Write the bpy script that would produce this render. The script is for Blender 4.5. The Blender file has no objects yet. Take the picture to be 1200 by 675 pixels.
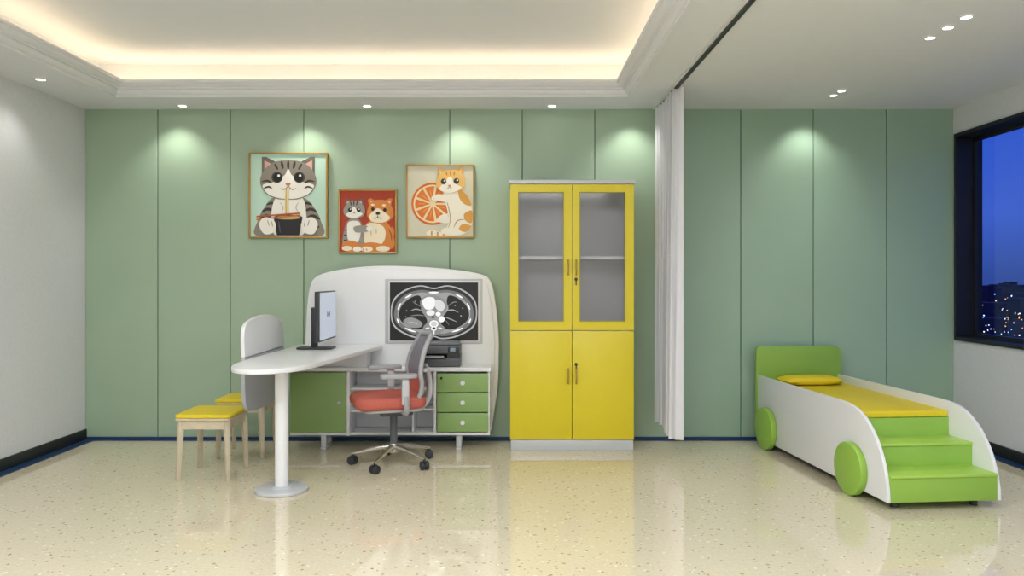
import bpy, bmesh, math, random
from mathutils import Vector, Matrix
random.seed(7)
scene = bpy.context.scene
try:
    scene.view_settings.view_transform = 'Standard'
    scene.view_settings.look = 'None'
except Exception:
    pass
scene.view_settings.exposure = 0.0

# ------------------------------------------------------------ materials
def lin(h):
    h = h.lstrip('#')
    o = []
    for i in (0, 2, 4):
        c = int(h[i:i+2], 16)/255
        o.append(c/12.92 if c <= .04045 else ((c+.055)/1.055)**2.4)
    return (o[0], o[1], o[2], 1)
MC = {}
def mat(name, hx, rough=.5, metal=0., estr=0., noise=0., nscale=20., bump=0., bscale=200., spec=.5):
    if name in MC: return MC[name]
    m = bpy.data.materials.new(name); m.use_nodes = True
    nt = m.node_tree; b = nt.nodes['Principled BSDF']
    c = lin(hx)
    b.inputs['Base Color'].default_value = c
    b.inputs['Roughness'].default_value = rough
    b.inputs['Metallic'].default_value = metal
    b.inputs['Specular IOR Level'].default_value = spec
    if estr > 0:
        b.inputs['Emission Color'].default_value = c
        b.inputs['Emission Strength'].default_value = estr
        if estr <= 1.5: b.inputs['Base Color'].default_value = (0, 0, 0, 1)
    if noise > 0 or bump > 0:
        tc = nt.nodes.new('ShaderNodeTexCoord')
    if noise > 0:
        n = nt.nodes.new('ShaderNodeTexNoise'); n.inputs['Scale'].default_value = nscale
        n.inputs['Detail'].default_value = 4
        r = nt.nodes.new('ShaderNodeValToRGB')
        r.color_ramp.elements[0].position = .3; r.color_ramp.elements[1].position = .7
        r.color_ramp.elements[0].color = (c[0]*(1-noise), c[1]*(1-noise), c[2]*(1-noise), 1)
        r.color_ramp.elements[1].color = (min(1, c[0]*(1+noise)), min(1, c[1]*(1+noise)), min(1, c[2]*(1+noise)), 1)
        nt.links.new(tc.outputs['Object'], n.inputs['Vector'])
        nt.links.new(n.outputs['Fac'], r.inputs['Fac'])
        nt.links.new(r.outputs['Color'], b.inputs['Base Color'])
    if bump > 0:
        n2 = nt.nodes.new('ShaderNodeTexNoise'); n2.inputs['Scale'].default_value = bscale
        bp = nt.nodes.new('ShaderNodeBump'); bp.inputs['Strength'].default_value = bump
        bp.inputs['Distance'].default_value = .002
        nt.links.new(tc.outputs['Object'], n2.inputs['Vector'])
        nt.links.new(n2.outputs['Fac'], bp.inputs['Height'])
        nt.links.new(bp.outputs['Normal'], b.inputs['Normal'])
    MC[name] = m
    return m

def thin_glass(name, tint, gloss, rough=.03):
    m = bpy.data.materials.new(name); m.use_nodes = True
    nt = m.node_tree; nt.nodes.clear()
    o = nt.nodes.new('ShaderNodeOutputMaterial'); mx = nt.nodes.new('ShaderNodeMixShader')
    t = nt.nodes.new('ShaderNodeBsdfTransparent'); g = nt.nodes.new('ShaderNodeBsdfGlossy')
    t.inputs['Color'].default_value = tint; g.inputs['Roughness'].default_value = rough
    mx.inputs['Fac'].default_value = gloss
    nt.links.new(t.outputs[0], mx.inputs[1]); nt.links.new(g.outputs[0], mx.inputs[2])
    nt.links.new(mx.outputs[0], o.inputs['Surface'])
    return m

def floor_mat():
    m = bpy.data.materials.new('terrazzo'); m.use_nodes = True
    nt = m.node_tree; b = nt.nodes['Principled BSDF']; N = nt.nodes.new; L = nt.links.new
    tc = N('ShaderNodeTexCoord')
    nz = N('ShaderNodeTexNoise'); nz.inputs['Scale'].default_value = 70; nz.inputs['Detail'].default_value = 2
    L(tc.outputs['Object'], nz.inputs['Vector'])
    add = N('ShaderNodeVectorMath'); add.operation = 'MULTIPLY_ADD'
    add.inputs[1].default_value = (.022, .022, .022)
    L(nz.outputs['Color'], add.inputs[0]); L(tc.outputs['Object'], add.inputs[2])
    base = N('ShaderNodeTexNoise'); base.inputs['Scale'].default_value = 60; base.inputs['Detail'].default_value = 5
    L(tc.outputs['Object'], base.inputs['Vector'])
    cr = N('ShaderNodeValToRGB')
    cr.color_ramp.elements[0].position = .35; cr.color_ramp.elements[1].position = .65
    cr.color_ramp.elements[0].color = lin('D8CDB1'); cr.color_ramp.elements[1].color = lin('E0D6BD')
    L(base.outputs['Fac'], cr.inputs['Fac'])
    prev = cr.outputs['Color']
    for sc, th, rnd, colr in ((20., .17, .55, 'BEA983'), (27., .16, .6, 'AA9B80'), (24., .19, .6, 'EFE9D8'), (16., .11, .62, '96846B')):
        v = N('ShaderNodeTexVoronoi'); v.inputs['Scale'].default_value = sc
        L(add.outputs[0], v.inputs['Vector'])
        lt = N('ShaderNodeMath'); lt.operation = 'LESS_THAN'; lt.inputs[1].default_value = th
        L(v.outputs['Distance'], lt.inputs[0])
        sp = N('ShaderNodeSeparateColor'); L(v.outputs['Color'], sp.inputs[0])
        gt = N('ShaderNodeMath'); gt.operation = 'GREATER_THAN'; gt.inputs[1].default_value = rnd
        L(sp.outputs[0], gt.inputs[0])
        mu = N('ShaderNodeMath'); mu.operation = 'MULTIPLY'; L(lt.outputs[0], mu.inputs[0]); L(gt.outputs[0], mu.inputs[1])
        mx = N('ShaderNodeMix'); mx.data_type = 'RGBA'
        L(mu.outputs[0], mx.inputs[0]); L(prev, mx.inputs[6]); mx.inputs[7].default_value = lin(colr)
        prev = mx.outputs[2]
    L(prev, b.inputs['Base Color'])
    b.inputs['Roughness'].default_value = .035
    b.inputs['Specular IOR Level'].default_value = .7
    b.inputs['IOR'].default_value = 1.5
    return m

WHITE = mat('white_lacquer', 'E9EAEC', .3)
WALLW = mat('wall_paint', 'DCDEE1', .85, noise=.03, nscale=60, bump=.15, bscale=150)
CEIL = mat('ceiling_paint', 'E2E4E8', .9, noise=.01, nscale=10)
MOULD = mat('moulding_plaster', 'E0E1E4', .6)
GREENW = mat('green_panel', 'A4BBA2', .36, noise=.015, nscale=3)
GREENW2 = mat('green_panel_cool', '9DB9A2', .36, noise=.015, nscale=3)
SEAM = mat('panel_seam', '5E7A62', .7)
NAVY = mat('navy_trim', '22406B', .35)
BLACK = mat('black_trim', '17191D', .4)
FLOOR = floor_mat()
YEL = mat('yellow_lacquer', 'E0CE28', .32)
YELF = mat('yellow_vinyl', 'E4CC20', .5, bump=.1, bscale=300)
GRN = mat('green_lacquer', '8CAC68', .35)
LIME = mat('lime_green', '98C44C', .35)
LIMED = mat('lime_green_deep', '93BE4E', .35)
GREY = mat('grey_plastic', 'A9ABAF', .4)
LGREY = mat('light_grey_plastic', 'C4C5C8', .4)
DGREY = mat('dark_plastic', '2E3034', .4)
MGREY = mat('mid_grey_plastic', '5A5C61', .45)
SILV = mat('aluminium', 'C9C5BC', .25, metal=.9)
METW = mat('grey_white_metal', 'C8CBCF', .35, metal=.1)
RED = mat('coral_fabric', 'BF6254', .8, noise=.1, nscale=150, bump=.3, bscale=400)
MESH = mat('grey_mesh', '84838A', .8, noise=.15, nscale=300, bump=.4, bscale=500)
WOOD = mat('pale_wood', 'CFC2A8', .5, noise=.08, nscale=15)
GOLD = mat('frame_gold', 'B08A45', .35, metal=.4)
SCREEN = mat('monitor_screen', 'B3BCCB', .2, estr=.8)
LAMP = mat('lamp_lens', 'FFF6E4', .3, estr=8)
GLASSC = thin_glass('cabinet_glass', (.86, .86, .87, 1), .04, .08)
GLASSW = thin_glass('window_glass', (.85, .9, 1, 1), .05, .01)

# ------------------------------------------------------------ mesh helpers
def group(name, loc=(0, 0, 0), rz=0., local=False):
    e = bpy.data.objects.new(name, None); scene.collection.objects.link(e)
    e.location = loc; e.rotation_euler = (0, 0, rz); e.empty_display_size = .1
    inv = Matrix.Identity(4) if local else (Matrix.Translation(loc) @ Matrix.Rotation(rz, 4, 'Z')).inverted()
    return (e, inv)

def mk(name, bm, mats, parent=None, bevel=0., segs=2, smooth=True, ang=32):
    bm.normal_update()
    bmesh.ops.recalc_face_normals(bm, faces=bm.faces[:])
    if bevel > 0:
        ed = [e for e in bm.edges if len(e.link_faces) == 2 and e.calc_face_angle(0) > math.radians(30)]
        bmesh.ops.bevel(bm, geom=ed, offset=bevel, segments=segs, profile=.5, affect='EDGES', clamp_overlap=True)
    if smooth:
        for f in bm.faces: f.smooth = True
        for e in bm.edges:
            if len(e.link_faces) == 2 and e.calc_face_angle(0) > math.radians(ang): e.smooth = False
    me = bpy.data.meshes.new(name); bm.to_mesh(me); bm.free()
    for m in (mats if isinstance(mats, (list, tuple)) else [mats]): me.materials.append(m)
    o = bpy.data.objects.new(name, me); scene.collection.objects.link(o)
    if parent:
        o.parent = parent[0]; o.matrix_parent_inverse = parent[1]
    return o

def add_box(bm, x0, x1, y0, y1, z0, z1, mi=0):
    v = [bm.verts.new(p) for p in ((x0,y0,z0),(x1,y0,z0),(x1,y1,z0),(x0,y1,z0),(x0,y0,z1),(x1,y0,z1),(x1,y1,z1),(x0,y1,z1))]
    for q in ((0,3,2,1),(4,5,6,7),(0,1,5,4),(1,2,6,5),(2,3,7,6),(3,0,4,7)):
        f = bm.faces.new([v[i] for i in q]); f.material_index = mi

def box(name, x0, x1, y0, y1, z0, z1, m, parent=None, bevel=0., segs=2):
    bm = bmesh.new(); add_box(bm, x0, x1, y0, y1, z0, z1)
    return mk(name, bm, m, parent, bevel, segs)

def boxes(name, lst, mats, parent=None, bevel=0.):
    bm = bmesh.new()
    for b in lst: add_box(bm, *b)
    return mk(name, bm, mats, parent, bevel)

def prism(name, pts, plane, a0, a1, m, parent=None, bevel=0., segs=2):
    bm = bmesh.new()
    def P(p, a):
        if plane == 'xy': return (p[0], p[1], a)
        if plane == 'xz': return (p[0], a, p[1])
        return (a, p[0], p[1])
    A = [bm.verts.new(P(p, a0)) for p in pts]; B = [bm.verts.new(P(p, a1)) for p in pts]
    bm.faces.new(A); bm.faces.new(B[::-1]); n = len(pts)
    for i in range(n): bm.faces.new((A[i], B[i], B[(i+1) % n], A[(i+1) % n]))
    return mk(name, bm, m, parent, bevel, segs)

def cr(pts, sub=6, closed=True):
    n = len(pts); out = []
    rng = range(n) if closed else range(n-1)
    for i in rng:
        g = (lambda k: pts[k % n]) if closed else (lambda k: pts[max(0, min(n-1, k))])
        p0, p1, p2, p3 = g(i-1), g(i), g(i+1), g(i+2)
        for s in range(sub):
            t = s/sub
            out.append(tuple(.5*((2*p1[k])+(-p0[k]+p2[k])*t+(2*p0[k]-5*p1[k]+4*p2[k]-p3[k])*t*t+(-p0[k]+3*p1[k]-3*p2[k]+p3[k])*t**3) for k in range(len(p1))))
    if not closed: out.append(tuple(pts[-1]))
    return out

def rrect(x0, x1, y0, y1, r, n=6):
    o = []
    for cx, cy, a in ((x1-r, y0+r, -90), (x1-r, y1-r, 0), (x0+r, y1-r, 90), (x0+r, y0+r, 180)):
        for i in range(n+1):
            t = math.radians(a+90*i/n); o.append((cx+r*math.cos(t), cy+r*math.sin(t)))
    return o

def cyl(name, p0, p1, r, m, parent=None, r2=None, segs=32, bevel=0., flat=1.):
    p0 = Vector(p0); p1 = Vector(p1); d = p1-p0
    q = d.to_track_quat('Z', 'Y').to_matrix()
    bm = bmesh.new(); r2 = r if r2 is None else r2
    A, B = [], []
    for i in range(segs):
        t = 2*math.pi*i/segs + (math.pi/4 if segs == 4 else 0)
        v = Vector((math.cos(t), math.sin(t)*flat, 0))
        A.append(bm.verts.new(p0+q @ (v*r))); B.append(bm.verts.new(p1+q @ (v*r2)))
    bm.faces.new(A[::-1]); bm.faces.new(B)
    for i in range(segs): bm.faces.new((A[i], A[(i+1) % segs], B[(i+1) % segs], B[i]))
    return mk(name, bm, m, parent, bevel)

def tube(name, pts, r, m, parent=None, segs=12, sub=6, closed=False, flat=1.):
    P = [Vector(p) for p in cr(pts, sub, closed)]
    bm = bmesh.new(); rings = []; n = len(P); up = Vector((0, 1, 0))
    for i, p in enumerate(P):
        a = P[(i-1) % n] if closed else P[max(0, i-1)]; b = P[(i+1) % n] if closed else P[min(n-1, i+1)]
        d = (b-a).normalized()
        s = up-d*up.dot(d)
        if s.length < .15: s = Vector((0, 0, 1))-d*d.z
        s.normalize(); u = d.cross(s)
        rr = r(i/(n-1)) if callable(r) else r
        rings.append([bm.verts.new(p+s*math.cos(2*math.pi*k/segs)*rr*flat+u*math.sin(2*math.pi*k/segs)*rr) for k in range(segs)])
    for i in range(n if closed else n-1):
        A, B = rings[i], rings[(i+1) % n]
        for k in range(segs): bm.faces.new((A[k], A[(k+1) % segs], B[(k+1) % segs], B[k]))
    if not closed: bm.faces.new(rings[0][::-1]); bm.faces.new(rings[-1])
    return mk(name, bm, m, parent, ang=50)

# ------------------------------------------------------------ flat artwork
def art(name, x0, ztop, y, u, shapes, parent, emissive=False, dy=.00025):
    """flat printed picture: layered shapes on a surface facing -Y, u = metres per drawing unit"""
    bm = bmesh.new(); mats = []; idx = {}
    def mi(c):
        if c not in idx:
            nm = ('glow_' if emissive else 'ink_')+c
            idx[c] = len(mats); mats.append(mat(nm, c, .3 if emissive else .6, estr=1.0 if emissive else 0))
        return idx[c]
    def face(pts, c, k):
        vs = [bm.verts.new((x0+p[0]*u, y-dy*k, ztop-p[1]*u)) for p in pts]
        f = bm.faces.new(vs); f.material_index = mi(c)
    k = 0
    for s in shapes:
        k += 1
        if s[0] == 'e':
            _, cx, cy, rx, ry, c = s[:6]; a = math.radians(s[6]) if len(s) > 6 else 0
            face([(cx+rx*math.cos(t)*math.cos(a)-ry*math.sin(t)*math.sin(a), cy+rx*math.cos(t)*math.sin(a)+ry*math.sin(t)*math.cos(a))
                  for t in [2*math.pi*i/28 for i in range(28)]], c, k)
        elif s[0] == 'p': face(cr(s[1], 5), s[2], k)
        elif s[0] == 'q': face(s[1], s[2], k)
        elif s[0] == 'l':
            P = cr(s[1], 5, False); w = s[2]; n = len(P); Lf, Rt = [], []
            for i in range(n):
                a = P[max(0, i-1)]; b = P[min(n-1, i+1)]; dx, dz = b[0]-a[0], b[1]-a[1]; l = math.hypot(dx, dz) or 1
                t = i/(n-1); ww = w*.5*(1 if len(s) > 4 else max(.25, math.sin(math.pi*min(1, max(0, .1+.8*t)))))
                Lf.append((P[i][0]-dz/l*ww, P[i][1]+dx/l*ww)); Rt.append((P[i][0]+dz/l*ww, P[i][1]-dx/l*ww))
            for i in range(n-1): face([Lf[i], Lf[i+1], Rt[i+1], Rt[i]], s[3], k)
    bm.normal_update()
    me = bpy.data.meshes.new(name); bm.to_mesh(me); bm.free()
    for m in mats: me.materials.append(m)
    o = bpy.data.objects.new(name, me); scene.collection.objects.link(o)
    o.parent = parent[0]; o.matrix_parent_inverse = parent[1]
    return o

# ------------------------------------------------------------ room
XL, XR, YB, YF, H = -3.49, 3.61, 6.28, -1.6, 2.70
box('floor', XL-.1, XR+.1, YF-.1, YB+.1, -.1, 0, FLOOR)
g = group('trim_1')
boxes('floor_border', [(XL, XL+.10, YF, YB, 0, .003), (XR-.10, XR, YF, YB, 0, .003), (XL+.1, XR-.1, YB-.06, YB, 0, .003)], NAVY, g)
box('wall_left', XL-.1, XL, YF-.1, YB+.1, 0, H, WALLW)
box('wall_front', XL, XR, YF-.1, YF, 0, H, WALLW)
# back wall : cladding panels on a dark backing
lst = [(XL, XR, YB+.012, YB+.1, 0, H, 2)]
seams = [XL, -2.896, -2.303, -1.703, -.509, .084, .677, 1.27, 1.87, 2.463, 3.063, XR]
for i in range(len(seams)-1):
    lst.append((seams[i]+.004, seams[i+1]-.004, YB, YB+.012, 0.0, H, 0 if seams[i] < 1.2 else 1))
boxes('wall_back', lst, [GREENW, GREENW2, SEAM])
# right wall with window opening
WY0, WY1, WZ0, WZ1 = 2.4, 6.25, .815, 2.49
boxes('wall_right', [(XR, XR+.2, YF-.1, YB+.1, 0, WZ0), (XR, XR+.2, YF-.1, YB+.1, WZ1, H),
                     (XR, XR+.2, YF-.1, WY0, WZ0, WZ1), (XR, XR+.2, WY1, YB+.1, WZ0, WZ1)], WALLW)
box('baseboard_left', XL, XL+.014, YF, YB, .003, .085, BLACK)
box('baseboard_right', XR-.014, XR, YF, YB, .003, .085, BLACK)
box('baseboard_back', XL+.02, XR-.02, YB-.01, YB, .003, .022, NAVY)
g = group('window_1', (XR+.1, 4.3, WZ0))
boxes('frame_lining', [(XR-.015, XR+.2, WY0, WY1, WZ0, WZ0+.03), (XR-.015, XR+.2, WY0, WY1, WZ1-.03, WZ1),
                       (XR-.015, XR+.2, WY0, WY0+.03, WZ0+.03, WZ1-.03), (XR-.015, XR+.2, WY1-.03, WY1, WZ0+.03, WZ1-.03)], BLACK, g)
boxes('sash', [(XR+.12, XR+.17, WY0+.03, WY1-.03, WZ0+.03, WZ0+.06), (XR+.12, XR+.17, WY0+.03, WY1-.03, WZ1-.06, WZ1-.03),
               (XR+.12, XR+.17, WY1-.06, WY1-.03, WZ0+.06, WZ1-.06), (XR+.12, XR+.17, WY0+.03, WY0+.06, WZ0+.06, WZ1-.06),
               (XR+.12, XR+.17, 4.28, 4.33, WZ0+.06, WZ1-.06)], BLACK, g)
box('glass', XR+.14, XR+.146, WY0+.05, WY1-.05, WZ0+.05, WZ1-.05, GLASSW, g)

# ceiling with tray
TX0, TX1, TY0, TY1, ZU = -3.0, .884, .4, 5.8, 3.0
R = .25
boxes('ceiling', [(XL-.1, TX0, YF-.1, YB+.1, H, H+.03), (TX1, XR+.2, YF-.1, YB+.1, H, H+.03),
                  (TX0, TX1, TY1, YB+.1, H, H+.03), (TX0, TX1, YF-.1, TY0, H, H+.03),
                  (TX0-R-.03, TX0-R, TY0-R, TY1+R, H+.03, ZU), (TX1+R, TX1+R+.03, TY0-R, TY1+R, H+.03, ZU),
                  (TX0-R-.03, TX1+R+.03, TY1+R, TY1+R+.03, H+.03, ZU), (TX0-R-.03, TX1+R+.03, TY0-R-.03, TY0-R, H+.03, ZU),
                  (TX0-R-.03, TX1+R+.03, TY0-R-.03, TY1+R+.03, ZU, ZU+.05)], CEIL)
prof = [(-.03, 2.699), (-.03, 2.684), (.008, 2.684), (.008, 2.70), (.020, 2.704), (.030, 2.712), (.036, 2.724), (.038, 2.736), (.058, 2.736), (.058, 2.746), (.070, 2.750), (.084, 2.758), (.095, 2.770), (.108, 2.770), (.108, 2.794), (.085, 2.794), (.06, 2.75), (.004, 2.742), (.004, 2.702)]
bm = bmesh.new(); rings = []
for d, z in prof:
    rings.append([bm.verts.new(p) for p in ((TX0+d, TY0+d, z), (TX1-d, TY0+d, z), (TX1-d, TY1-d, z), (TX0+d, TY1-d, z))])
for i in range(len(rings)-1):
    for k in range(4):
        bm.faces.new((rings[i][k], rings[i][(k+1) % 4], rings[i+1][(k+1) % 4], rings[i+1][k]))
mk('trim_2', bm, MOULD, smooth=False)

def area(name, loc, rot, sx, sy, power, col):
    l = bpy.data.lights.new(name, 'AREA'); l.shape = 'RECTANGLE'; l.size = sx; l.size_y = sy
    l.energy = power; l.color = col
    o = bpy.data.objects.new(name, l); o.location = loc; o.rotation_euler = rot
    scene.collection.objects.link(o); return o
WARM = (1, .77, .48)
up = math.pi
cx, cy = (TX0+TX1)/2, (TY0+TY1)/2
area('cove_light_back', (cx, TY1+.10, H+.045), (up, 0, 0), TX1-TX0+.2, .04, 7, WARM)
area('cove_light_front', (cx, TY0-.10, H+.045), (up, 0, 0), TX1-TX0+.2, .04, 6, WARM)
area('cove_light_left', (TX0-.10, cy, H+.045), (up, 0, 0), .04, TY1-TY0+.2, 8.5, WARM)
area('cove_light_right', (TX1+.10, cy, H+.045), (up, 0, 0), .04, TY1-TY0+.2, 8.5, WARM)

# added fill lights with panel frames, unseen (above/behind the viewpoint)
def fill_panel(x, y, z, sx, sy, p):
    g = group('added_fill_panel', (x, y, z))
    boxes('fill_panel_frame', [(x-sx/2-.02, x+sx/2+.02, y-sy/2-.02, y-sy/2, z-.02, z), (x-sx/2-.02, x+sx/2+.02, y+sy/2, y+sy/2+.02, z-.02, z),
                    (x-sx/2-.02, x-sx/2, y-sy/2, y+sy/2, z-.02, z), (x+sx/2, x+sx/2+.02, y-sy/2, y+sy/2, z-.02, z)], WHITE, g)
    o = area('fill_area_lamp', (x, y, z-.012), (0, 0, 0), sx, sy, p, (.96, .98, 1.0))
    o.parent = g[0]; o.matrix_parent_inverse = g[1]
fill_panel(-1.05, 2.0, ZU, 2.6, 1.6, 104)
fill_panel(2.4, 1.6, H, 1.6, 1.2, 43)
fill_panel(0.0, -.7, H, 3.0, .8, 73)

def downlight(x, y, r=.03, p=0, ang=80):
    g = group('downlight', (x, y, H))
    bm = bmesh.new(); segs = 24; rs = [(r*1.45, H), (r*1.4, H-.008), (r*1.05, H-.010), (r, H-.004)]
    rr = [[bm.verts.new((x+a*math.cos(2*math.pi*i/segs), y+a*math.sin(2*math.pi*i/segs), z)) for i in range(segs)] for a, z in rs]
    for a in range(3):
        for i in range(segs): bm.faces.new((rr[a][i], rr[a][(i+1) % segs], rr[a+1][(i+1) % segs], rr[a+1][i]))
    mk('trim_ring', bm, WHITE, g)
    cyl('lens', (x, y, H-.006), (x, y, H), r, LAMP, g, segs=24)
    if p: spot(x, y, p, ang, g)
def spot(x, y, p, ang, g=None, tilt=0):
    l = bpy.data.lights.new('spot_lamp', 'SPOT'); l.energy = p; l.spot_size = math.radians(ang); l.spot_blend = .8
    l.shadow_soft_size = .03; l.color = (1, .97, .90)
    o = bpy.data.objects.new('spot_lamp', l); o.location = (x, y, H-.02); o.rotation_euler = (math.radians(tilt), 0, 0)
    scene.collection.objects.link(o)
    if g: o.parent = g[0]; o.matrix_parent_inverse = g[1]
for x in (-2.63, -1.156, .32): downlight(x, 6.13)
downlight(-3.26, 5.31, p=7, ang=110)
for y in (4.04, 4.21, 4.39): downlight(2.39, y, .026, p=9, ang=100)
for y in (5.64, 5.78): downlight(2.42, y, .026, p=7, ang=100)
for x in (-2.72, -1.66, -.42, .96, 2.38): spot(x, 6.08, 13, 104, tilt=6)

# ------------------------------------------------------------ exterior
box('city_ground', 20, 1500, -200, 1500, -14.5, -14, mat('city_dark', '0B1430', .9))
bm = bmesh.new(); cols = ['FFB45A', 'FFE2B0', 'CFE0FF', 'FF8A3C', '7FA8FF']
cm = [mat('citylight_'+c, c, .5, estr=4) for c in cols]+[mat('city_building', '1C2C5C', .9)]
for i in range(1500):
    D = 130*(1/(random.random()*.85+.15)); t = random.uniform(.45, 1.1)
    x, y = D*t, D; z = random.choice((-13.5, -12.5, -11, -9, -7))*random.uniform(.8, 1)
    s = D*.0007*random.uniform(.5, 1.5); k = random.choice((0, 0, 1, 1, 2, 2, 3, 4))
    vs = [bm.verts.new((x+a*s, y+b*s, z+c*s)) for a, b, c in ((1,0,0),(-1,0,0),(0,1,0),(0,-1,0),(0,0,1),(0,0,-1))]
    for a, b, c in ((0,2,4),(2,1,4),(1,3,4),(3,0,4),(2,0,5),(1,2,5),(3,1,5),(0,3,5)):
        f = bm.faces.new((vs[a], vs[b], vs[c])); f.material_index = k
for i in range(160):
    D = random.uniform(160, 700); t = random.uniform(.45, 1.1); w = random.uniform(4, 12)
    add_box(bm, D*t, D*t+w, D, D+w, -14, -14+random.uniform(2, 12), 5)
mk('city_skyline', bm, cm, smooth=False)
w = bpy.data.worlds.new('World'); scene.world = w; w.use_nodes = True
nt = w.node_tree; bg = nt.nodes['Background']
tc = nt.nodes.new('ShaderNodeTexCoord'); sx = nt.nodes.new('ShaderNodeSeparateXYZ'); rp = nt.nodes.new('ShaderNodeValToRGB')
nt.links.new(tc.outputs['Generated'], sx.inputs[0]); nt.links.new(sx.outputs['Z'], rp.inputs['Fac'])
e = rp.color_ramp.elements; e[0].position = 0; e[0].color = lin('2E4684'); e[1].position = .35; e[1].color = lin('1E3890')
k = e.new(.07); k.color = lin('3C5AAE'); k = e.new(.16); k.color = lin('2F52B0')
nt.links.new(rp.outputs['Color'], bg.inputs['Color']); bg.inputs['Strength'].default_value = 1.5

# ------------------------------------------------------------ cabinet
CY0, CY1, CX0, CX1, CZ = 5.875, 6.26, -.013, .933, 2.07
g = group('storage_cabinet', ((CX0+CX1)/2, 6.05, 0))
GI = mat('cabinet_inner', 'DBDBDD', .5)
box('plinth', CX0+.004, CX1-.004, CY0+.006, CY1, 0, .078, METW, g, .002)
box('top_cap', CX0-.008, CX1+.008, CY0-.008, CY1, 2.04, CZ, METW, g, .003)
boxes('carcass', [(CX0, CX0+.02, CY0+.022, CY1, .078, 2.04), (CX1-.02, CX1, CY0+.022, CY1, .078, 2.04), (CX0+.02, CX1-.02, CY1-.02, CY1, .078, 2.04),
                  (CX0+.02, CX1-.02, CY0+.022, CY1-.02, .078, .1), (CX0+.02, CX1-.02, CY0+.022, CY1-.02, 2.02, 2.04), (CX0+.02, CX1-.02, CY0+.022, CY1-.02, .91, .93)], GI, g)
boxes('sides_yellow', [(CX0-.002, CX0, CY0+.022, CY1, .078, 2.04), (CX1, CX1+.002, CY0+.022, CY1, .078, 2.04)], YEL, g)
box('inner_shelf', CX0+.022, CX1-.022, CY0+.05, CY1-.022, 1.465, 1.487, mat('shelf_white', 'F4F4F6', .4), g)
xm = (CX0+CX1)/2
for n, (a, b) in enumerate(((CX0, xm-.002), (xm+.002, CX1))):
    gx0, gx1 = (.046, .398) if n == 0 else (.516, .868)
    gz0, gz1 = .985, 1.978
    bm = bmesh.new()
    for q in ((a, gx0, .922, 2.036), (gx1, b, .922, 2.036), (gx0, gx1, .922, gz0), (gx0, gx1, gz1, 2.036)):
        add_box(bm, q[0], q[1], CY0, CY0+.02, q[2], q[3])
    mk('upper_door_%d' % (n+1), bm, YEL, g)
    box('door_glass_%d' % (n+1), gx0, gx1, CY0+.012, CY0+.016, gz0, gz1, GLASSC, g)
    e_ = .006
    boxes('glass_bead_%d' % (n+1), [(gx0, gx0+e_, CY0-.002, CY0+.012, gz0, gz1), (gx1-e_, gx1, CY0-.002, CY0+.012, gz0, gz1), (gx0, gx1, CY0-.002, CY0+.012, gz0, gz0+e_), (gx0, gx1, CY0-.002, CY0+.012, gz1-e_, gz1)], mat('olive_bead', 'A89A20', .4), g)
    box('lower_door_%d' % (n+1), a, b, CY0, CY0+.02, .082, .915, YEL, g, .002)
    hx = xm-.03 if n == 0 else xm+.03
    for zz in (1.40, .57):
        tube('handle', [(hx, CY0, zz-.055), (hx, CY0-.025, zz-.05), (hx, CY0-.028, zz), (hx, CY0-.025, zz+.05), (hx, CY0, zz+.055)], .006, mat('brass_handle', 'B49A55', .3, metal=.7), g)
for zz in (1.31, .66):
    cyl('lock', (xm+.03, CY0-.01, zz), (xm+.03, CY0, zz), .012, BLACK, g)
    box('key', xm+.026, xm+.034, CY0-.014, CY0-.009, zz-.045, zz, BLACK, g)

# ------------------------------------------------------------ desk
g = group('doctor_desk', (-1.2, 5.6, 0))
DX0, DX1, DYF, DYB = -1.71, -.16, 5.88, 6.15
# arched back panel
bpts = cr([(-1.655, .10), (-1.655, .40), (-1.655, .80), (-1.64, 1.10), (-1.618, 1.25), (-1.58, 1.32), (-1.48, 1.365), (-1.25, 1.405), (-1.02, 1.418), (-.75, 1.41), (-.45, 1.385), (-.25, 1.35), (-.175, 1.30), (-.135, 1.15), (-.108, .90), (-.104, .70), (-.115, .45), (-.15, .20), (-.165, .10)], 5, False)
prism('back_panel', bpts, 'xz', 6.15, 6.20, WHITE, g, .006, 3)
ins = [(-.88+(p[0]+.88)*.955, .75+(p[1]-.75)*.955) for p in bpts]
prism('back_panel_inset', ins, 'xz', 6.138, 6.15, WHITE, g, .004)
T = .02
boxes('carcass', [(DX0, DX1, DYF-.01, DYB-.012, .605, .633), (DX0+.01, DX1-.01, DYF+.005, DYB-.012, .115, .135), (DX0+.01, DX0+.03, DYF+.005, DYB-.012, .135, .605),
                  (DX1-.03, DX1-.01, DYF+.005, DYB-.012, .135, .605), (DX0+.03, DX1-.03, DYB-.03, DYB-.012, .135, .605),
                  (-1.262, -1.238, DYF-.02, DYB-.03, .115, .605), (-.60, -.58, DYF+.002, DYB-.03, .135, .605), (-.77, -.755, DYF+.02, DYB-.03, .135, .605),
                  (-1.238, -.60, DYF+.02, DYB-.03, .46, .475), (-.755, -.60, DYF+.02, DYB-.03, .30, .315), (-1.238, -.77, DYF+.02, DYB-.03, .29, .305)], WHITE, g, .0015)
box('cupboard_door', -1.695, -1.268, DYF-.012, DYF+.005, .14, .598, GRN, g, .003)
cyl('door_knob', (-1.32, DYF-.03, .37), (-1.32, DYF-.012, .37), .012, LGREY, g)
for i, (a, b) in enumerate(((.448, .590), (.296, .440), (.144, .288))):
    box('drawer_%d' % (i+1), -.572, -.182, DYF-.014, DYF+.005, a, b, GRN, g, .003)
    cyl('drawer_knob_%d' % (i+1), (-.377, DYF-.03, (a+b)/2), (-.377, DYF-.014, (a+b)/2), .017, WHITE, g)
cyl('drawer_lock', (-.54, DYF-.02, .555), (-.54, DYF-.014, .555), .009, BLACK, g)
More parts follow.
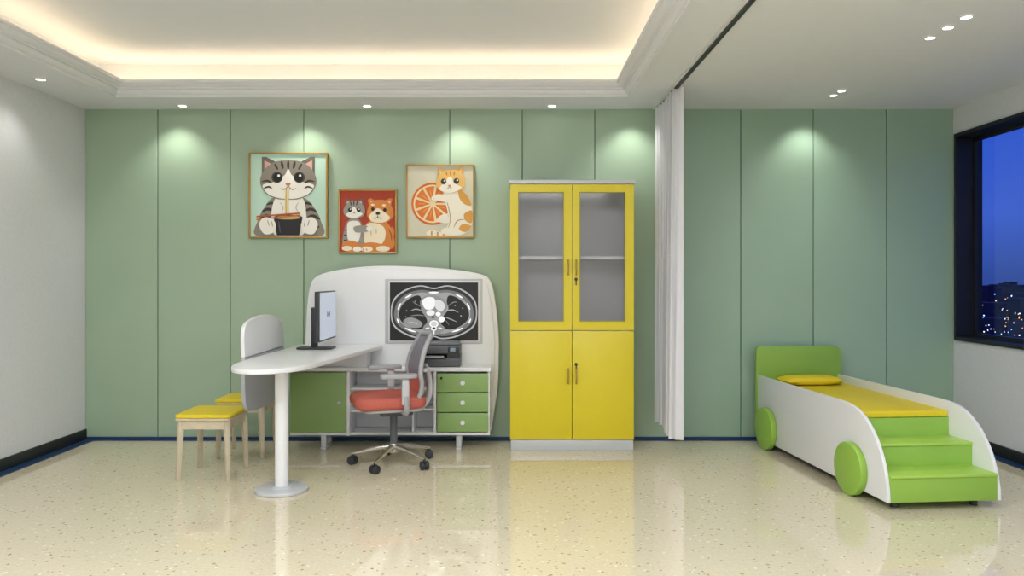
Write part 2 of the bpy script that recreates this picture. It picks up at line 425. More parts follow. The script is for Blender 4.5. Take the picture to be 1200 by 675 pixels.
for n, x in enumerate((-1.45, -.41)):
    boxes('foot_%d' % (n+1), [(x-.02, x+.02, DYF+.03, DYF+.07, .02, .115), (x-.02, x+.02, DYB-.08, DYB-.04, .02, .115), (x-.02, x+.02, DYF+.01, DYB-.02, 0, .02)], METW, g, .002)
# peninsula
top = cr([(-1.06, 6.13), (-1.035, 6.05), (-1.045, 5.90), (-1.11, 5.50), (-1.20, 4.95), (-1.26, 4.65), (-1.36, 4.50), (-1.50, 4.44), (-1.64, 4.52), (-1.71, 4.70), (-1.73, 4.95), (-1.72, 5.4), (-1.70, 5.9), (-1.69, 6.10), (-1.62, 6.13), (-1.3, 6.13)], 6)
prism('peninsula_top', top, 'xy', .76, .79, WHITE, g, .006, 3)
box('riser_box', -1.64, -1.12, 5.92, 6.12, .633, .76, WHITE, g, .003)
cyl('post', (-1.43, 4.77, .02), (-1.43, 4.77, .76), .041, WHITE, g)
cyl('post_base', (-1.43, 4.77, 0), (-1.43, 4.77, .022), .162, METW, g, segs=48, bevel=.005)
cyl('post_flange', (-1.43, 4.77, .022), (-1.43, 4.77, .034), .06, METW, g, segs=32)
sc = cr([(5.02, .80), (5.01, .95), (5.06, 1.02), (5.24, 1.052), (5.44, 1.06), (5.64, 1.04), (5.81, .985), (5.87, .90), (5.88, .80)], 5, False)
prism('screen_upper', sc, 'yz', -1.772, -1.745, WHITE, g, .004)
sc = cr([(5.02, .795), (5.02, .62), (5.05, .48), (5.16, .425), (5.44, .415), (5.72, .43), (5.85, .50), (5.88, .62), (5.88, .795)], 5, False)
prism('screen_lower', sc, 'yz', -1.772, -1.745, mat('screen_shade_grey', 'B9BDC4', .5), g, .004)  # white divider continues; grey colour paints in the shade below the tabletop

# wall display with CT slice
g = group('medical_display', (-.62, 6.13, 1.05))
boxes('bezel', [(-1.012, -.236, 6.126, 6.137, .796, 1.312)], LGREY, g, .004)
boxes('bezel_inner', [(-.985, -.258, 6.120, 6.126, .812, 1.296)], mat('bezel_white', 'E4E5E6', .3), g, .002)
box('panel', -.972, -.270, 6.112, 6.120, .822, 1.284, BLACK, g, .001)
u = .702/104
ct = [('q', [(0, 0), (104, 0), (104, 68), (0, 68)], '020202'),
      ('p', [(1, 38), (4, 20), (18, 8), (36, 3), (52, 6), (68, 3), (86, 8), (100, 20), (103, 38), (98, 53), (80, 63.5), (62, 66.5), (52, 64), (42, 66.5), (24, 63.5), (6, 53)], 'B4B4B4'),
      ('p', [(2.5, 38), (5.5, 21), (19, 9.5), (36, 4.5), (52, 7.5), (68, 4.5), (85, 9.5), (98.5, 21), (101.5, 38), (96.5, 52), (79, 62), (62, 65), (52, 62.5), (42, 65), (25, 62), (7.5, 52)], '1C1C1C'),
      ('p', [(5, 38), (9, 23), (20, 13), (36, 8.5), (52, 10), (68, 8.5), (84, 13), (95, 23), (99, 38), (94, 50), (78, 60), (62, 63), (52, 61), (42, 63), (26, 60), (10, 50)], '6E6E6E'),
      ('p', [(9, 38), (12, 26), (22, 16.5), (36, 11.5), (52, 13), (68, 11.5), (82, 16.5), (92, 26), (95, 38), (90, 48), (76, 56), (62, 60), (52, 57), (42, 60), (28, 56), (14, 48)], '9C9C9C'),
      ('p', [(10.5, 38), (14, 27), (24, 18), (34, 15), (38, 22), (37, 32), (42, 40), (44, 46), (40, 54), (28, 54.5), (15, 47)], '060606'),
      ('p', [(93.5, 38), (90, 27), (80, 18), (70, 15), (67, 22), (69, 31), (64, 38), (60, 46), (64, 54), (76, 54.5), (89, 47)], '060606'),
      ('p', [(36, 21), (43, 15), (54, 15), (64, 20), (68, 28), (62, 38), (50, 42), (41, 38), (37, 29)], '8C8C8C'),
      ('p', [(38, 22), (44, 17), (52, 18), (54, 25), (50, 31), (42, 31)], 'F4F4F4'),
      ('p', [(55, 20), (62, 22), (65, 28), (61, 34), (55, 31), (53, 25)], 'DADADA'),
      ('e', 48, 35.5, 5, 3.4, 'EDEDED'), ('e', 57, 37, 3, 2.6, 'FFFFFF'), ('e', 61, 43, 3.6, 3.6, 'FFFFFF'), ('e', 51, 40.5, 1.6, 1.4, '101010'),
      ('p', [(44, 47), (52, 43), (58, 47), (65, 54), (58, 60), (52, 62), (46, 60), (39, 54)], '8A8A8A'),
      ('e', 52, 48.5, 5.4, 4.4, 'F6F6F6'), ('e', 52, 48.5, 3.6, 2.8, 'CFCFCF'), ('e', 52, 54, 3.6, 2.6, 'F0F0F0'), ('e', 52, 53.8, 2, 1.4, '303030'), ('l', [(52, 56), (52, 61)], 1.8, 'F0F0F0'),
      ('l', [(47, 53), (42, 54)], 1.6, 'F0F0F0'), ('l', [(57, 53), (62, 54)], 1.6, 'F0F0F0'),
      ('p', [(16, 45), (22, 41), (30, 42), (38, 47), (37, 52), (27, 53), (19, 50)], '8E8E8E'), ('l', [(22, 46), (28, 47), (33, 49)], 1., 'C0C0C0'),
      ('l', [(9.5, 32), (11, 28), (13, 24)], 2, 'FFFFFF'), ('l', [(8.5, 42), (11, 48)], 2, 'FFFFFF'), ('l', [(94.5, 32), (93, 28), (91, 24)], 2, 'FFFFFF'), ('l', [(95.5, 42), (93, 48)], 2, 'FFFFFF'),
      ('l', [(18, 53), (24, 56), (31, 58)], 2, 'FFFFFF'), ('l', [(86, 53), (80, 56), (73, 58)], 2, 'FFFFFF'), ('l', [(18, 18), (26, 13.5)], 2, 'FFFFFF'), ('l', [(86, 18), (78, 13.5)], 2, 'FFFFFF'),
      ('l', [(46, 11.5), (58, 11.5)], 2.4, 'FFFFFF'),
      ('l', [(38, 33), (31, 31), (25, 33)], 1.2, 'A8A8A8'), ('l', [(37, 28), (31, 25), (27, 22)], 1., '8A8A8A'), ('l', [(41, 39), (33, 38), (24, 39)], 1., '8A8A8A'),
      ('l', [(66, 33), (74, 32), (81, 35)], 1.3, 'B0B0B0'), ('l', [(68, 28), (75, 23), (80, 23)], 1., '8A8A8A'),
      ('l', [(64, 40), (72, 43), (79, 46)], 1.2, 'A0A0A0'), ('l', [(66, 44), (70, 50)], .8, '808080'),
      ('e', 84, 39, .9, .9, 'AAAAAA'), ('e', 30, 22, .8, .8, '999999'), ('e', 20, 33, .8, .8, '999999'), ('e', 86, 30, .8, .8, '999999'), ('e', 77, 27, .7, .7, '999999'), ('e', 19, 40, .7, .7, '999999')]
art('ct_image', -.972, 1.282, 6.1115, u, ct, g, True)

# desktop monitor
g = group('computer_monitor', (-1.46, 5.76, .79))
prism('base', rrect(-1.60, -1.335, 5.66, 5.86, .04), 'xy', .791, .804, DGREY, g, .003)
box('stem', -1.50, -1.462, 5.725, 5.795, .80, 1.10, DGREY, g, .005)
box('mount', -1.462, -1.418, 5.72, 5.80, .99, 1.07, DGREY, g, .004)
prism('housing', rrect(5.52, 6.04, .855, 1.222, .01), 'yz', -1.42, -1.385, DGREY, g, .004)
box('screen', -1.385, -1.382, 5.532, 6.028, .868, 1.212, SCREEN, g)
boxes('screen_logo', [(-1.3818, -1.3812, 5.74, 5.765, 1.03, 1.07), (-1.3818, -1.3812, 5.80, 5.83, 1.03, 1.07), (-1.3818, -1.3812, 5.765, 5.80, 1.045, 1.055)], mat('logo_blue', '5A78B8', .4), g)

# printer
g = group('printer', (-.575, 6.03, .633))
px0, px1, py0, py1 = -.735, -.40, 5.895, 6.105
box('body_lower', px0+.015, px1, py0+.02, py1, .637, .70, MGREY, g, .006)
box('body_upper', px0+.02, px1, py0+.02, py1, .735, .80, MGREY, g, .008)
boxes('body_sides', [(px0+.02, px0+.05, py0+.03, py1, .70, .735), (px1-.10, px1, py0+.03, py1, .70, .735), (px0+.05, px1-.1, py1-.04, py1, .70, .735)], DGREY, g)
box('scanner_lid', px0+.03, px1-.01, py0+.03, py1, .802, .825, mat('lid_grey', '74767B', .4), g, .006)
box('control_panel', px1-.09, px1-.005, py0+.008, py0+.022, .745, .79, DGREY, g, .002)
box('control_screen', px1-.075, px1-.035, py0+.005, py0+.009, .755, .783, mat('lcd', '8FA2B0', .2), g)
box('paper_tray', px0+.04, px1-.11, py0, py0+.12, .703, .71, BLACK, g, .002)
box('paper', px0+.055, px1-.125, py0+.01, py0+.12, .71, .716, mat('paper', 'EDEDED', .8), g)
for x in (px0+.05, px1-.05): box('rubber_foot', x-.01, x+.01, py0+.04, py1-.03, .634, .638, BLACK, g)

# ------------------------------------------------------------ stools
def stool(x0, x1, y0, y1):
    g = group('wooden_stool', ((x0+x1)/2, (y0+y1)/2, 0))
    boxes('apron', [(x0+.02, x1-.02, y0+.018, y0+.036, .335, .395), (x0+.02, x1-.02, y1-.036, y1-.018, .335, .395),
                    (x0+.018, x0+.036, y0+.036, y1-.036, .335, .395), (x1-.036, x1-.018, y0+.036, y1-.036, .335, .395)], WOOD, g)
    prism('seat_board', rrect(x0, x1, y0, y1, .02), 'xy', .393, .408, WOOD, g, .003)
    prism('cushion', rrect(x0-.003, x1+.003, y0-.003, y1+.003, .03), 'xy', .408, .433, YELF, g, .01, 4)
    for n, (x, y, sx_, sy_) in enumerate(((x0+.03, y0+.03, -1, -1), (x1-.03, y0+.03, 1, -1), (x0+.03, y1-.03, -1, 1), (x1-.03, y1-.03, 1, 1))):
        cyl('leg_%d' % (n+1), (x+sx_*.012, y+sy_*.012, 0), (x, y, .395), .017, WOOD, g, r2=.026, segs=4, bevel=.003)
stool(-2.19, -1.83, 4.98, 5.36)
stool(-2.17, -1.81, 5.60, 5.96)

# ------------------------------------------------------------ office chair
g = group('office_chair', (-.84, 5.45, 0), math.radians(19), True)
for i in range(5):
    a = math.radians(18+72*i); c, s = math.cos(a), math.sin(a)
    tube('base_arm_%d' % (i+1), [(.03*c, .03*s, .125), (.12*c, .12*s, .115), (.22*c, .22*s, .09), (.295*c, .295*s, .075)], lambda t: .021-.009*t, SILV, g, flat=1.1)
    ex, ey = .29*c, .29*s
    cyl('castor_stem_%d' % (i+1), (ex, ey, .04), (ex, ey, .08), .008, DGREY, g, segs=12)
    pc, ps = math.cos(a+1.1), math.sin(a+1.1)
    for q in (-1, 1):
        cyl('castor_wheel_%d' % (i+1), (ex+pc*.008*q, ey+ps*.008*q, .031), (ex+pc*.027*q, ey+ps*.027*q, .031), .031, DGREY, g, segs=20, bevel=.004)
    cyl('castor_hood_%d' % (i+1), (ex-pc*.006, ey-ps*.006, .036), (ex+pc*.006, ey+ps*.006, .036), .03, DGREY, g, segs=20)
cyl('hub', (0, 0, .085), (0, 0, .15), .04, SILV, g, r2=.03, bevel=.004)
cyl('gas_lift', (0, 0, .14), (0, 0, .36), .026, MGREY, g)
cyl('gas_lift_rod', (0, 0, .30), (0, 0, .385), .016, SILV, g)
box('mechanism', -.10, .13, -.07, .07, .35, .405, MGREY, g, .01)
prism('seat_pan', rrect(-.24, .19, -.22, .22, .07), 'xy', .40, .425, GREY, g, .008, 3)
prism('seat_cushion', rrect(-.29, .20, -.245, .245, .10, 8), 'xy', .418, .502, RED, g, .034, 5)
prof = cr([(.145, .44), (.175, .515), (.185, .585), (.175, .66), (.19, .75), (.22, .835), (.26, .905)], 4, False)
def hw(t): return .19+.045*math.sin(math.pi*min(1, t*1.15))-.02*t
bm = bmesh.new(); NW = 14; G = []; n = len(prof)
for side in (0, 1):
    rows = []
    for i, (x, z) in enumerate(prof):
        t = i/(n-1); row = []
        for j in range(NW+1):
            v = -1+2*j/NW
            ht = hw(t)*(1 if t < .9 else math.sqrt(max(.05, 1-((t-.9)/.13)**2)))
            row.append(bm.verts.new((x-.035*v*v+side*.014, v*ht, z)))
        rows.append(row)
    G.append(rows)
for i in range(n-1):
    mi_ = 0 if i < 10 else 1
    for j in range(NW):
        a, b = G[0], G[1]
        for q in ((a[i][j], a[i][j+1], a[i+1][j+1], a[i+1][j]), (b[i][j], b[i+1][j], b[i+1][j+1], b[i][j+1])):
            f = bm.faces.new(q); f.material_index = mi_
for i in range(n-1):
    for j in (0, NW): bm.faces.new((G[0][i][j], G[0][i+1][j], G[1][i+1][j], G[1][i][j]))
for j in range(NW):
    for i in (0, n-1): bm.faces.new((G[0][i][j], G[0][i][j+1], G[1][i][j+1], G[1][i][j]))
mk('back_mesh', bm, [RED, MESH], g)
per = []
for i in range(0, n, 3):
    t = i/(n-1); per.append((prof[i][0]-.03, hw(t)*(1 if t < .9 else .9), prof[i][1]))
per += [(prof[-1][0]-.012, .10, prof[-1][1]+.012), (prof[-1][0], 0, prof[-1][1]+.015), (prof[-1][0]-.012, -.10, prof[-1][1]+.012)]
per += [(p[0], -p[1], p[2]) for p in per[:len(range(0, n, 3))][::-1]]
per += [(.13, -.10, .425), (.135, 0, .42), (.13, .10, .425)]
tube('back_frame', per, .017, GREY, g, sub=4, closed=True)
tube('back_spine', [(.10, 0, .385), (.20, 0, .40), (.255, 0, .48), (.255, 0, .60), (.225, 0, .70)], .022, LGREY, g, flat=1.6)
tube('back_brace', [(.185, -.19, .68), (.22, -.1, .68), (.23, 0, .68), (.22, .1, .68), (.185, .19, .68)], .014, LGREY, g)
for n_, s in enumerate((-1, 1)):
    tube('arm_bracket_%d' % (n_+1), [(.04, s*.06, .40), (.04, s*.22, .40), (.04, s*.275, .43), (.03, s*.28, .52)], .02, GREY, g, flat=1.2)
    box('arm_post_%d' % (n_+1), .005, .055, s*.28-.014, s*.28+.014, .46, .645, LGREY, g, .008)
    prism('arm_pad_%d' % (n_+1), rrect(-.14, .11, s*.28-.04, s*.28+.04, .03), 'xy', .642, .672, GREY, g, .008, 3)

# ------------------------------------------------------------ curtain + track
g = group('curtain_track', (1.18, 3.0, H))
box('rail', 1.168, 1.192, -.5, 6.26, H-.022, H, BLACK, g)
box('rail_trim', 1.150, 1.168, -.5, 6.26, H-.01, H, WHITE, g)
CUR = bpy.data.materials.new('curtain_fabric'); CUR.use_nodes = True
nt = CUR.node_tree; b = nt.nodes['Principled BSDF']; b.inputs['Base Color'].default_value = lin('F2F2F6'); b.inputs['Roughness'].default_value = .85
tl = nt.nodes.new('ShaderNodeBsdfTranslucent'); tl.inputs['Color'].default_value = lin('F0F0F4'); mx = nt.nodes.new('ShaderNodeMixShader'); mx.inputs[0].default_value = .35
nt.links.new(b.outputs[0], mx.inputs[1]); nt.links.new(tl.outputs[0], mx.inputs[2]); nt.links.new(mx.outputs[0], nt.nodes['Material Output'].inputs['Surface'])
bm = bmesh.new(); NU, NV = 150, 24; rows = []
for j in range(NV+1):
    t = j/NV; z = 2.675+(.17-2.675)*t; row = []
    for i in range(NU+1):
        s = i/NU; ph = s*2*math.pi*7.5
        amp = .034+.016*t+.008*math.sin(s*9+1)
        x = 1.185+amp*math.sin(ph+.35*math.sin(3*t+s*5))+.012*t*math.sin(s*5)
        y = 6.20-.76*s+.018*math.sin(2*ph+.6+t)+ .01*t*math.sin(s*13)
        row.append(bm.verts.new((x, y, z)))
    rows.append(row)
for j in range(NV):
    for i in range(NU): bm.faces.new((rows[j][i], rows[j][i+1], rows[j+1][i+1], rows[j+1][i]))
mk('privacy_curtain', bm, CUR, ang=80)

# ------------------------------------------------------------ car bed
g = group('car_shaped_exam_bed', (2.117, 4.33, 0), math.radians(5), True)
W, Lb = .685, 1.83
side = [(0, .05), (Lb, .05), (Lb, .545)] + cr([(.55, .55), (.42, .545), (.30, .52), (.19, .455), (.10, .36), (.04, .25), (.01, .14), (0, .05)], 5, False)[:-1]
prism('side_panel_1', side, 'yz', 0, .022, WHITE, g, .004)
prism('side_panel_2', side, 'yz', W-.022, W, WHITE, g, .004)
boxes('steps', [(.022, W-.022, .004, .215, .05, .20), (.022, W-.022, .215, .43, .05, .335), (.022, W-.022, .43, .46, .05, .45), (.022, W-.022, .46, Lb-.03, .40, .45)], LIMED, g, .003)
boxes('step_nosing', [(.024, W-.024, -.004, .215, .188, .203), (.024, W-.024, .207, .43, .323, .338)], mat('lime_tread', 'A8D056', .4), g, .002)
box('underframe', .022, W-.022, .46, Lb-.03, .06, .10, MGREY, g)
hb = [(-.012, .10), (W+.012, .10), (W+.012, .70)] + [(W+.012-.07+.07*math.cos(t), .705+.07*math.sin(t)) for t in [i*math.pi/16 for i in range(1, 9)]] + [(-.012+.04-.04*math.sin(t), .735+.04*math.cos(t)) for t in [i*math.pi/16 for i in range(0, 8)]] + [(-.012, .70)]
prism('headboard', hb, 'xz', Lb-.03, Lb, mat('headboard_green', '8BB44C', .35), g, .004)
prism('mattress', rrect(.025, W-.025, .425, Lb-.032, .02), 'xy', .452, .492, YELF, g, .01, 3)
# pillow
bm = bmesh.new(); NX, NY = 20, 12; S = []
for sd in (1, -1):
    rows = []
    for i in range(NX+1):
        row = []
        for j in range(NY+1):
            a, b_ = -1+2*i/NX, -1+2*j/NY
            h = .034*((1-a**4)*(1-b_**4))**.5
            row.append(bm.verts.new((W/2+.01+.235*a*(1-.06*b_*b_), Lb-.19+.12*b_*(1-.06*a*a), .526+sd*h)))
        rows.append(row)
    S.append(rows)
for k_, rows in enumerate(S):
    for i in range(NX):
        for j in range(NY): bm.faces.new((rows[i][j], rows[i+1][j], rows[i+1][j+1], rows[i][j+1]))
bmesh.ops.remove_doubles(bm, verts=bm.verts[:], dist=.0005)
mk('pillow', bm, YELF, g, ang=80)
for n_, (x0, x1) in enumerate(((-.045, -.001), (W+.001, W+.045))):
    for m_, v in enumerate((.36, 1.60)):
        cyl('wheel_%d_%d' % (n_+1, m_+1), (x0, v, .16), (x1, v, .16), .16, LIME, g, segs=48, bevel=.006)
for x in (.10, W-.10):
    for v in (.10,):
        cyl('glide', (x, v, 0), (x, v, .05), .022, DGREY, g)

# ------------------------------------------------------------ pictures
def picture(x0, x1, z0, z1, bgc, shapes, U, name):
    g = group(name, ((x0+x1)/2, 6.26, (z0+z1)/2))
    f = .012
    boxes('frame', [(x0, x1, 6.235, YB-.0005, z0, z0+f), (x0, x1, 6.235, YB-.0005, z1-f, z1), (x0, x0+f, 6.235, YB-.0005, z0+f, z1-f), (x1-f, x1, 6.235, YB-.0005, z0+f, z1-f)], GOLD, g, .0015)
    box('canvas', x0+f, x1-f, 6.250, YB-.001, z0+f, z1-f, mat('canvas_'+bgc, bgc, .7, bump=.1, bscale=500), g)
    art('print', x0, z1, 6.2498, (x1-x0)/U, shapes, g)
T1, T2, T3, W1 = '6F675E', '8E857A', '3A342F', 'F5F1E8'
p1 = [('p', [(8, 97), (10, 80), (18, 64), (30, 52), (62, 52), (76, 64), (84, 80), (86, 97), (47, 97.5)], T2),
      ('l', [(12, 78), (20, 74), (27, 76)], 3.5, T3), ('l', [(15, 69), (22, 66), (30, 69)], 3.5, T3), ('l', [(20, 61), (27, 59), (33, 61)], 3, T3),
      ('l', [(83, 78), (75, 74), (68, 76)], 3.5, T3), ('l', [(79, 69), (72, 66), (64, 69)], 3.5, T3), ('l', [(74, 61), (67, 59), (61, 61)], 3, T3),
      ('l', [(82, 88), (78, 84), (72, 84)], 3, T3), ('l', [(11, 88), (15, 84), (20, 84)], 3, T3),
      ('p', [(34, 50), (60, 50), (67, 72), (63, 96), (30, 96), (26, 72)], W1),
      ('l', [(36, 58), (40, 64), (38, 70)], 1.2, 'C9BFB0'), ('l', [(58, 58), (55, 64), (58, 70)], 1.2, 'C9BFB0'),
      ('q', [(15, 28), (15, 5), (20, 5), (38, 14)], T1), ('q', [(77, 28), (77, 5), (72, 5), (54, 14)], T1),
      ('q', [(18, 22), (18, 9), (30, 15)], 'D9A79A'), ('q', [(74, 22), (74, 9), (62, 15)], 'D9A79A'),
      ('p', [(46, 9), (62, 11), (74, 20), (79, 34), (73, 47), (60, 54), (46, 55), (32, 54), (19, 47), (13, 34), (18, 20), (30, 11)], T2),
      ('p', [(46, 18), (50, 26), (62, 34), (76, 38), (70, 48), (58, 53), (46, 54), (34, 53), (22, 48), (16, 38), (30, 34), (42, 26)], W1),
      ('l', [(46, 9), (46, 20)], 3, T3), ('l', [(38, 10), (40, 19)], 3, T3), ('l', [(54, 10), (52, 19)], 3, T3), ('l', [(30, 13), (34, 20)], 2.4, T3), ('l', [(62, 13), (58, 20)], 2.4, T3),
      ('l', [(15, 34), (22, 33), (27, 36)], 2.2, T3), ('l', [(77, 34), (70, 33), (65, 36)], 2.2, T3), ('l', [(17, 42), (23, 40), (27, 42)], 2, T3), ('l', [(75, 42), (69, 40), (65, 42)], 2, T3),
      ('e', 33, 29, 6.5, 6.5, '4A433A'), ('e', 59, 29, 6.5, 6.5, '4A433A'), ('e', 33.5, 29, 5, 5.4, '15130F'), ('e', 58.5, 29, 5, 5.4, '15130F'),
      ('e', 35, 27, 1.5, 1.6, 'FFFFFF'), ('e', 60, 27, 1.5, 1.6, 'FFFFFF'),
      ('p', [(43, 36), (49, 36), (46, 39.5)], 'CF8273'), ('l', [(46, 39), (42, 43), (37, 42)], 1., '6A5A50'), ('l', [(46, 39), (50, 43), (55, 42)], 1., '6A5A50'),
      ('l', [(45, 42), (44.5, 60), (45, 78)], 4.5, 'EBD49A', 1), ('l', [(44, 42), (43.5, 60), (44, 78)], .8, 'BC975A', 1), ('l', [(46, 42), (46, 60), (46, 78)], .6, 'BC975A', 1),
      ('q', [(29, 76), (63, 76), (59, 97), (33, 97)], '222226'), ('e', 46, 76, 17, 3.2, '3C3C42'), ('e', 46, 76, 14, 2.2, 'D5AE62'), ('l', [(35, 80), (37, 94)], 1.2, '55555C'),
      ('l', [(9, 75), (60, 71)], 1.8, 'B4602A', 1), ('l', [(9, 78.5), (60, 73.5)], 1.8, 'C7743A', 1),
      ('p', [(12, 84), (18, 76), (28, 78), (32, 86), (28, 94), (18, 95)], W1), ('p', [(61, 86), (65, 78), (75, 76), (81, 84), (76, 95), (66, 94)], W1),
      ('l', [(22, 79), (24, 86)], 1, '9B9187'), ('l', [(27, 80), (28, 87)], 1, '9B9187'), ('l', [(71, 79), (69, 86)], 1, '9B9187'), ('l', [(66, 80), (65, 87)], 1, '9B9187')]
picture(-2.139, -1.50, 1.644, 2.339, 'C0E0CE', p1, 92, 'cat_noodle_painting')
OR, ORD, CRM = 'D98538', 'A9591F', 'F6E8CC'
p2 = [('p', [(60, 64), (64, 56), (67 - 2, 48), (62, 44), (58, 52)], OR),
      ('p', [(26, 70), (26, 54), (32, 40), (46, 34), (58, 40), (64, 54), (64, 68), (46, 72)], OR),
      ('p', [(34, 40), (46, 40), (54, 46), (54, 58), (46, 67), (32, 66), (30, 52)], CRM),
      ('l', [(58, 46), (61, 52), (62, 60)], 1.6, ORD), ('l', [(44, 46), (44, 52)], 1, 'C9A878'), ('l', [(38, 48), (38, 54)], 1, 'C9A878'),
      ('q', [(36, 20), (34, 12), (37, 10), (45, 14)], OR), ('q', [(61, 20), (63, 11), (60, 10), (52, 14)], OR), ('q', [(38, 17), (37, 13), (42, 15)], 'E8BFA4'), ('q', [(60, 17), (61, 13), (56, 15)], 'E8BFA4'),
      ('p', [(48, 12), (57, 14), (63, 22), (64, 31), (57, 38), (47, 39), (38, 37), (33, 30), (35, 20), (40, 14)], OR),
      ('p', [(46, 22), (54, 27), (60, 33), (54, 38), (46, 39), (38, 37), (36, 31), (40, 26)], CRM),
      ('e', 40, 23, 2, 2.2, '1E1712'), ('e', 54, 24, 2, 2.2, '1E1712'), ('e', 40, 18, 2.2, 1.2, CRM), ('e', 53, 18.5, 2.2, 1.2, CRM),
      ('e', 46, 28, 2.6, 1.8, '1E1712'), ('l', [(46, 30), (46, 33), (51, 34)], 1, '3A2418'), ('l', [(46, 33), (41, 34)], 1, '3A2418'),
      ('p', [(26, 66), (36, 62), (50, 64), (58, 68), (54, 73), (36, 73)], OR), ('e', 33, 70, 7, 3.2, CRM), ('e', 52, 69.5, 8, 3.4, CRM), ('l', [(29, 69), (29, 72)], .8, ORD), ('l', [(33, 69), (33, 72)], .8, ORD),
      ('p', [(5, 66), (6, 50), (10, 38), (18, 33), (26, 38), (29, 50), (28, 64), (16, 70)], '9A968C'),
      ('p', [(12, 38), (24, 38), (26, 50), (22, 62), (12, 60), (10, 48)], W1),
      ('l', [(6, 48), (10, 47)], 1.6, T3), ('l', [(6, 54), (10, 53)], 1.6, T3), ('l', [(6, 60), (10, 59)], 1.6, T3),
      ('q', [(8, 20), (8, 10), (11, 11), (17, 15)], T1), ('q', [(29, 20), (29, 10), (26, 11), (20, 15)], T1), ('q', [(9.5, 17), (10, 13), (14, 15)], 'D9A79A'), ('q', [(27.5, 17), (27, 13), (23, 15)], 'D9A79A'),
      ('p', [(18, 13), (26, 16), (31, 23), (29, 31), (18, 35), (8, 31), (6, 23), (11, 16)], '9A968C'),
      ('p', [(18, 20), (22, 25), (28, 29), (18, 34), (9, 30), (14, 25)], W1),
      ('l', [(18, 13), (18, 19)], 1.4, T3), ('l', [(14, 14), (15, 19)], 1.4, T3), ('l', [(22, 14), (21, 19)], 1.4, T3),
      ('e', 13.5, 24, 2.3, 2.4, '16191C'), ('e', 23.5, 24, 2.3, 2.4, '16191C'), ('e', 14.2, 23.2, .7, .7, 'FFFFFF'), ('e', 24.2, 23.2, .7, .7, 'FFFFFF'), ('e', 18.5, 27.5, 1.2, .9, 'CF8273'),
      ('p', [(18, 44), (28, 42), (36, 44), (38, 48), (30, 50), (20, 50)], '9A968C'), ('e', 36, 46, 3.4, 3, W1),
      ('p', [(4, 66), (10, 60), (22, 62), (28, 68), (20, 73), (8, 72)], OR), ('e', 10, 69, 6, 3, CRM), ('e', 22, 70, 5, 3, W1)]
picture(-1.41, -.9375, 1.52, 2.04, 'B4432C', p2, 68, 'dog_kitten_painting')
p3 = [('e', 31, 46, 25, 25, 'D9681C'), ('e', 31, 46, 22.5, 22.5, 'F8E3B4')]
for i in range(9):
    a0 = math.radians(i*40+4); a1 = math.radians(i*40+36); am = (a0+a1)/2
    p3.append(('q', [(31+3*math.cos(am), 46+3*math.sin(am))] + [(31+20.5*math.cos(a0+(a1-a0)*k/6), 46+20.5*math.sin(a0+(a1-a0)*k/6)) for k in range(7)], 'E4792A'))
    p3.append(('l', [(31+8*math.cos(am), 46+8*math.sin(am)), (31+17*math.cos(am), 46+17*math.sin(am))], 1.2, 'F0A050'))
G1, G2 = 'DDA24A', 'F7F0E0'
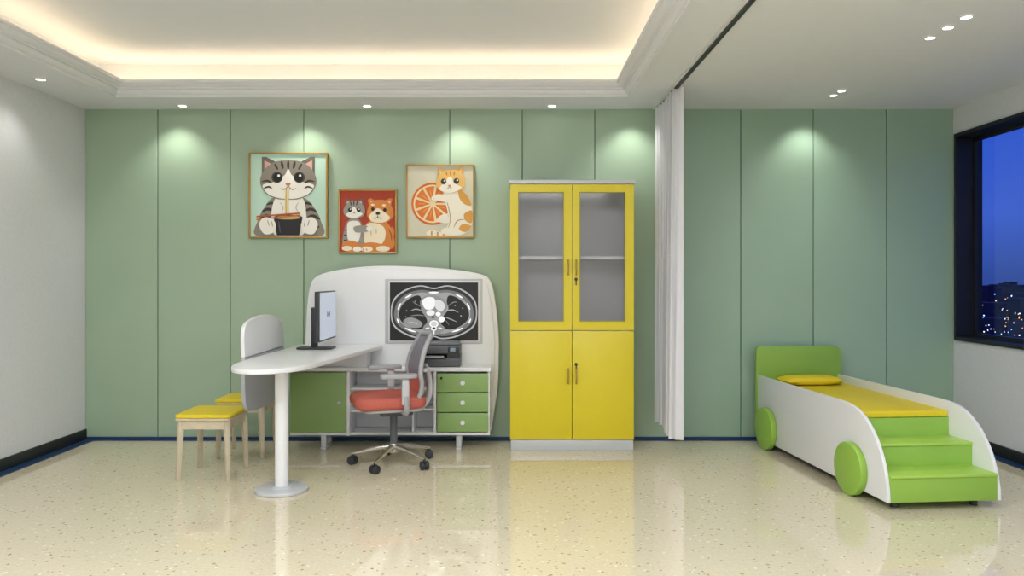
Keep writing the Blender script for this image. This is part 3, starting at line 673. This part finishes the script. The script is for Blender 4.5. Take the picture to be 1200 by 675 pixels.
p3 += [('p', [(52, 76), (44, 80), (32, 77), (24, 79), (26, 83), (38, 84), (54, 83)], G2), ('l', [(30, 78), (30, 83)], 2.2, G1, 1), ('l', [(37, 79), (37, 84)], 2.2, G1, 1), ('l', [(44, 80), (44, 84)], 2.2, G1, 1),
       ('p', [(46, 26), (60, 26), (71, 36), (77, 52), (77, 70), (68, 81), (54, 83), (47, 78), (50, 66), (48, 52), (44, 38)], G2),
       ('p', [(62, 28), (72, 37), (76, 48), (68, 46), (62, 38)], G1), ('p', [(77, 54), (77, 68), (70, 66), (68, 58)], G1), ('p', [(70, 79), (76, 72), (66, 70), (62, 76)], G1),
       ('l', [(56, 74), (60, 66), (70, 64)], 1., 'B98A4E'), ('l', [(47, 40), (50, 52), (52, 64), (49, 76)], .9, 'B98A4E'),
       ('p', [(44, 36), (36, 35), (30, 38), (31, 42), (40, 43), (50, 44)], G2), ('p', [(48, 58), (40, 60), (36, 65), (40, 68), (50, 68)], G2), ('e', 48, 78, 7, 4, G2),
       ('l', [(32, 38), (32, 41)], .7, 'B98A4E'), ('l', [(38, 62), (39, 66)], .7, 'B98A4E'),
       ('q', [(38, 16), (37, 5), (40, 4), (48, 9)], G1), ('q', [(66, 14), (67, 4), (64, 3), (56, 8)], G1), ('q', [(40, 13), (39.5, 7), (45, 10)], 'EBC3AE'), ('q', [(64, 12), (65, 6.5), (59, 9)], 'EBC3AE'),
       ('p', [(52, 6), (62, 8), (69, 16), (68, 26), (59, 32), (48, 33), (38, 29), (35, 20), (41, 10)], 'E9BC6C'),
       ('p', [(52, 14), (57, 22), (65, 27), (57, 32), (48, 33), (39, 29), (44, 22)], G2),
       ('l', [(52, 7), (52, 13)], 1.8, 'C98A38'), ('l', [(47, 8), (48, 13)], 1.8, 'C98A38'), ('l', [(57, 8), (56, 13)], 1.8, 'C98A38'),
       ('e', 44, 20, 3.2, 3.4, '2A2A22'), ('e', 59, 19.5, 3.2, 3.4, '2A2A22'), ('e', 45, 19, 1, 1, 'FFFFFF'), ('e', 60, 18.5, 1, 1, 'FFFFFF'), ('e', 51, 25, 1.6, 1.2, 'D58A7D'),
       ('l', [(51, 26), (48, 29)], .7, '6A5A50'), ('l', [(51, 26), (54, 29)], .7, '6A5A50')]
picture(-.861, -.306, 1.644, 2.242, 'DAD5BE', p3, 80, 'cat_orange_painting')

# ------------------------------------------------------------ camera
cd = bpy.data.cameras.new('camera'); cam = bpy.data.objects.new('camera', cd); scene.collection.objects.link(cam)
cam.location = (0, 0, 1.325); cam.rotation_euler = (math.pi/2, 0, 0)
cd.lens = 27; cd.sensor_width = 36; cd.shift_y = -12.5/1200; cd.clip_end = 3000; cd.clip_start = .05
scene.camera = cam
